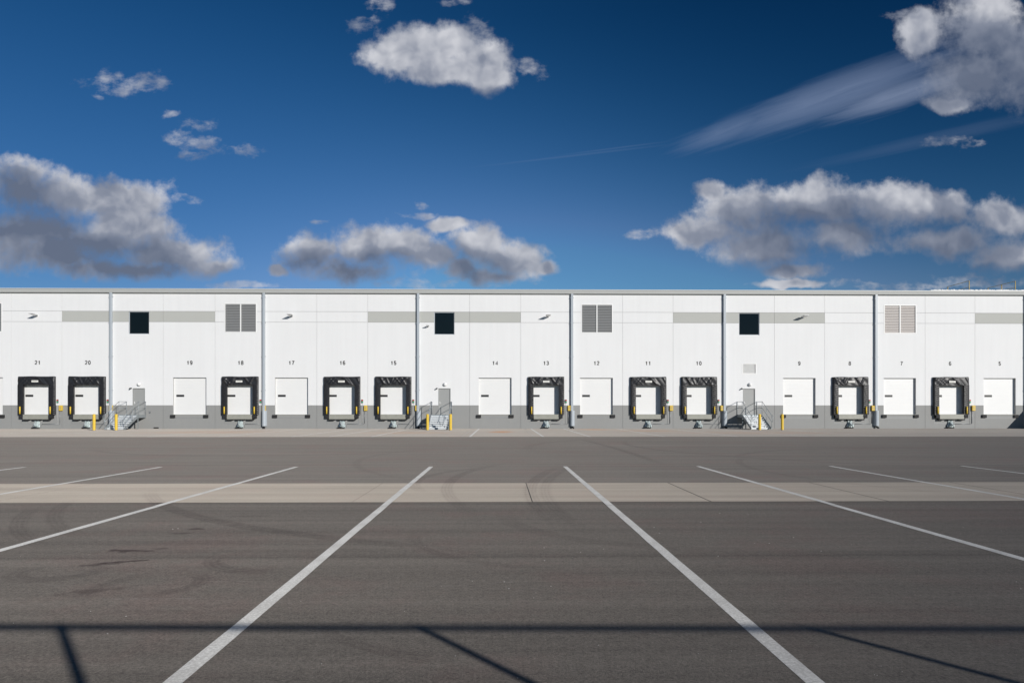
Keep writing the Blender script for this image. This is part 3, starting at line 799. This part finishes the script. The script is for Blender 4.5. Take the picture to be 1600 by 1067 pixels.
er = t.math('ADD', t.math('MULTIPLY', t.math('SUBTRACT', f1, .50), 1.15), t.math('MULTIPLY', t.math('SUBTRACT', f2, .5), .34))
dens = t.math('ADD', t.math('MULTIPLY', B, 1.15), er)
sh = t.ramp(t.math('ADD', S, t.math('MULTIPLY', t.math('SUBTRACT', g1, .5), .9)), -.35, .75)
am = t.n.new('ShaderNodeMapRange'); am.interpolation_type = 'SMOOTHSTEP'
t.link(dens, am.inputs[0]); am.inputs[1].default_value = -.06; t.link(t.math('MULTIPLY_ADD', sh, .40, .54), am.inputs[2])
alpha = t.math('MULTIPLY', am.outputs[0], .98)
dw = t.math('ADD', t.math('MINIMUM', Wf, .45), t.math('ADD', t.math('MULTIPLY', er, .7), t.math('MULTIPLY', t.math('SUBTRACT', f3, .5), 2.0)))
aw = t.math('MULTIPLY', t.ramp(dw, .0, 1.10), .66)
rel = t.math('ADD', t.math('MULTIPLY', t.math('SUBTRACT', g1, g1b), 1.2), t.math('MULTIPLY', t.math('SUBTRACT', h1, h1b), .30))
lit = t.math('SUBTRACT', t.math('ADD', .76, rel), t.math('MULTIPLY', sh, .66))
lit = t.math('SUBTRACT', lit, t.math('MULTIPLY', t.ramp(dens, .4, 1.3), .12), clamp=True)
ccol = t.mix(t.ramp(lit, 0, .5, smooth=False), (.112,.138,.200), (.215,.240,.305))
ccol = t.mix(t.ramp(lit, .5, 1.0, smooth=False), ccol, (.53,.54,.58))
alpha = t.math('MAXIMUM', alpha, aw)
# high cirrus streak, trailing down to the left from the right-hand cloud
def streakf(px, py, rx, ry, rot, sc, thr):
    u, v, rx, ry, _ = ell(px, py, rx, ry)
    q = t.mapping(P, loc=(u, v, 0), rot=(0, 0, rot), sc=(rx, ry, 1), t='TEXTURE')
    qa = t.sep(q)
    L = t.vmath('LENGTH', q)
    n = t.noise(t.vmath('ADD', t.mapping(q, sc=(sc, sc*2.6, 1)), t.vmath('SCALE', w1, scale=.35)), 1.0, 6, .60, dim='2D')
    return t.math('MULTIPLY', t.ramp(t.math('ADD', L, t.math('MULTIPLY', t.math('SUBTRACT', n, .5), .9)), .15, 1.10, 1, 0), t.ramp(n, thr, thr+.5, .62, 1))
c1 = streakf(1300,150,255,36, .34, .9, .2)
c2 = streakf(1400,150,150,24, .30, .9, .2)
c3 = streakf(1470,215,260,13, .22, .8, .4); c4 = streakf(900,243,190,2.2, .12, .8, .4); c5 = streakf(1140,203,110,22,.36,.9,.2); c6 = streakf(960,232,110,1.8, .13, .8, .4)
cir = t.math('MAXIMUM', t.math('MAXIMUM', t.math('MAXIMUM', t.math('MULTIPLY', c1, .50), t.math('MULTIPLY', c2, .48)), t.math('MULTIPLY', c5, .36)), t.math('MAXIMUM', t.math('MULTIPLY', c3, .13), t.math('MULTIPLY', t.math('MAXIMUM', c4, c6), .12)))
base = t.vmath('MULTIPLY', t.vmath('SCALE', sky.outputs[0], scale=STR), (.60, .86, 1.0))
gm = t.n.new('ShaderNodeGamma'); t.link(base, gm.inputs[0]); gm.inputs[1].default_value = 1.22
# the sky is darkest where its light is polarised, a right angle away from the sun
cg = t.vmath('DOT_PRODUCT', D, tuple(sd)); s2 = t.math('SUBTRACT', 1.0, t.math('MULTIPLY', cg, cg))
el_ = t.math('MINIMUM', t.math('MAXIMUM', sz, .12), .5)
def fac(a, b, c, q):
    e = t.math('MULTIPLY_ADD', s2, b, a); e = t.math('MULTIPLY_ADD', el_, c, e); e = t.math('MULTIPLY_ADD', t.math('MULTIPLY', s2, s2), q, e)
    return t.math('EXPONENT', e)
pol = t.comb(t.math('MINIMUM', fac(-1.08, 10.26, -7.2, -8.70), 1.02), t.math('MINIMUM', fac(-1.05, 5.154, -2.45, -4.33), .93), t.math('MINIMUM', fac(-.80, 3.87, -1.73, -3.30), .92))
base = t.vmath('MULTIPLY', gm.outputs[0], t.vmath('SCALE', pol, scale=1.06))
skyc = t.mix(cir, base, (.22,.28,.42))
front = t.ramp(sy, .1, .2)
skyc = t.mix(t.math('MULTIPLY', alpha, front), skyc, ccol)
skyc = t.mix(t.math('MULTIPLY', t.math('MULTIPLY', c2, .22), front), skyc, (.26,.30,.40))
t.link(skyc, bg.inputs[0]); bg.inputs[1].default_value = 1.0
world.cycles.sampling_method = 'NONE'

# ------------------------------------------------------------------ camera
cd = bpy.data.cameras.new('camera'); cam = bpy.data.objects.new('camera', cd); COL.objects.link(cam)
cd.sensor_width = 36; cd.lens = 36*F/1600; cd.shift_y = (640-533.5)/1600; cd.clip_end = 6000; cd.clip_start = .05
cam.location = (0, 0, H); cam.rotation_euler = (R(90), 0, -TH)
scene.camera = cam
vs = scene.view_settings; vs.view_transform = 'Standard'; vs.look = 'None'; vs.exposure = .2; vs.gamma = 1
scene.cycles.use_denoising = True; scene.cycles.denoising_input_passes = 'RGB_ALBEDO_NORMAL'; scene.cycles.denoising_prefilter = 'ACCURATE'
scene.cycles.max_bounces = 5; scene.cycles.diffuse_bounces = 3; scene.cycles.glossy_bounces = 2
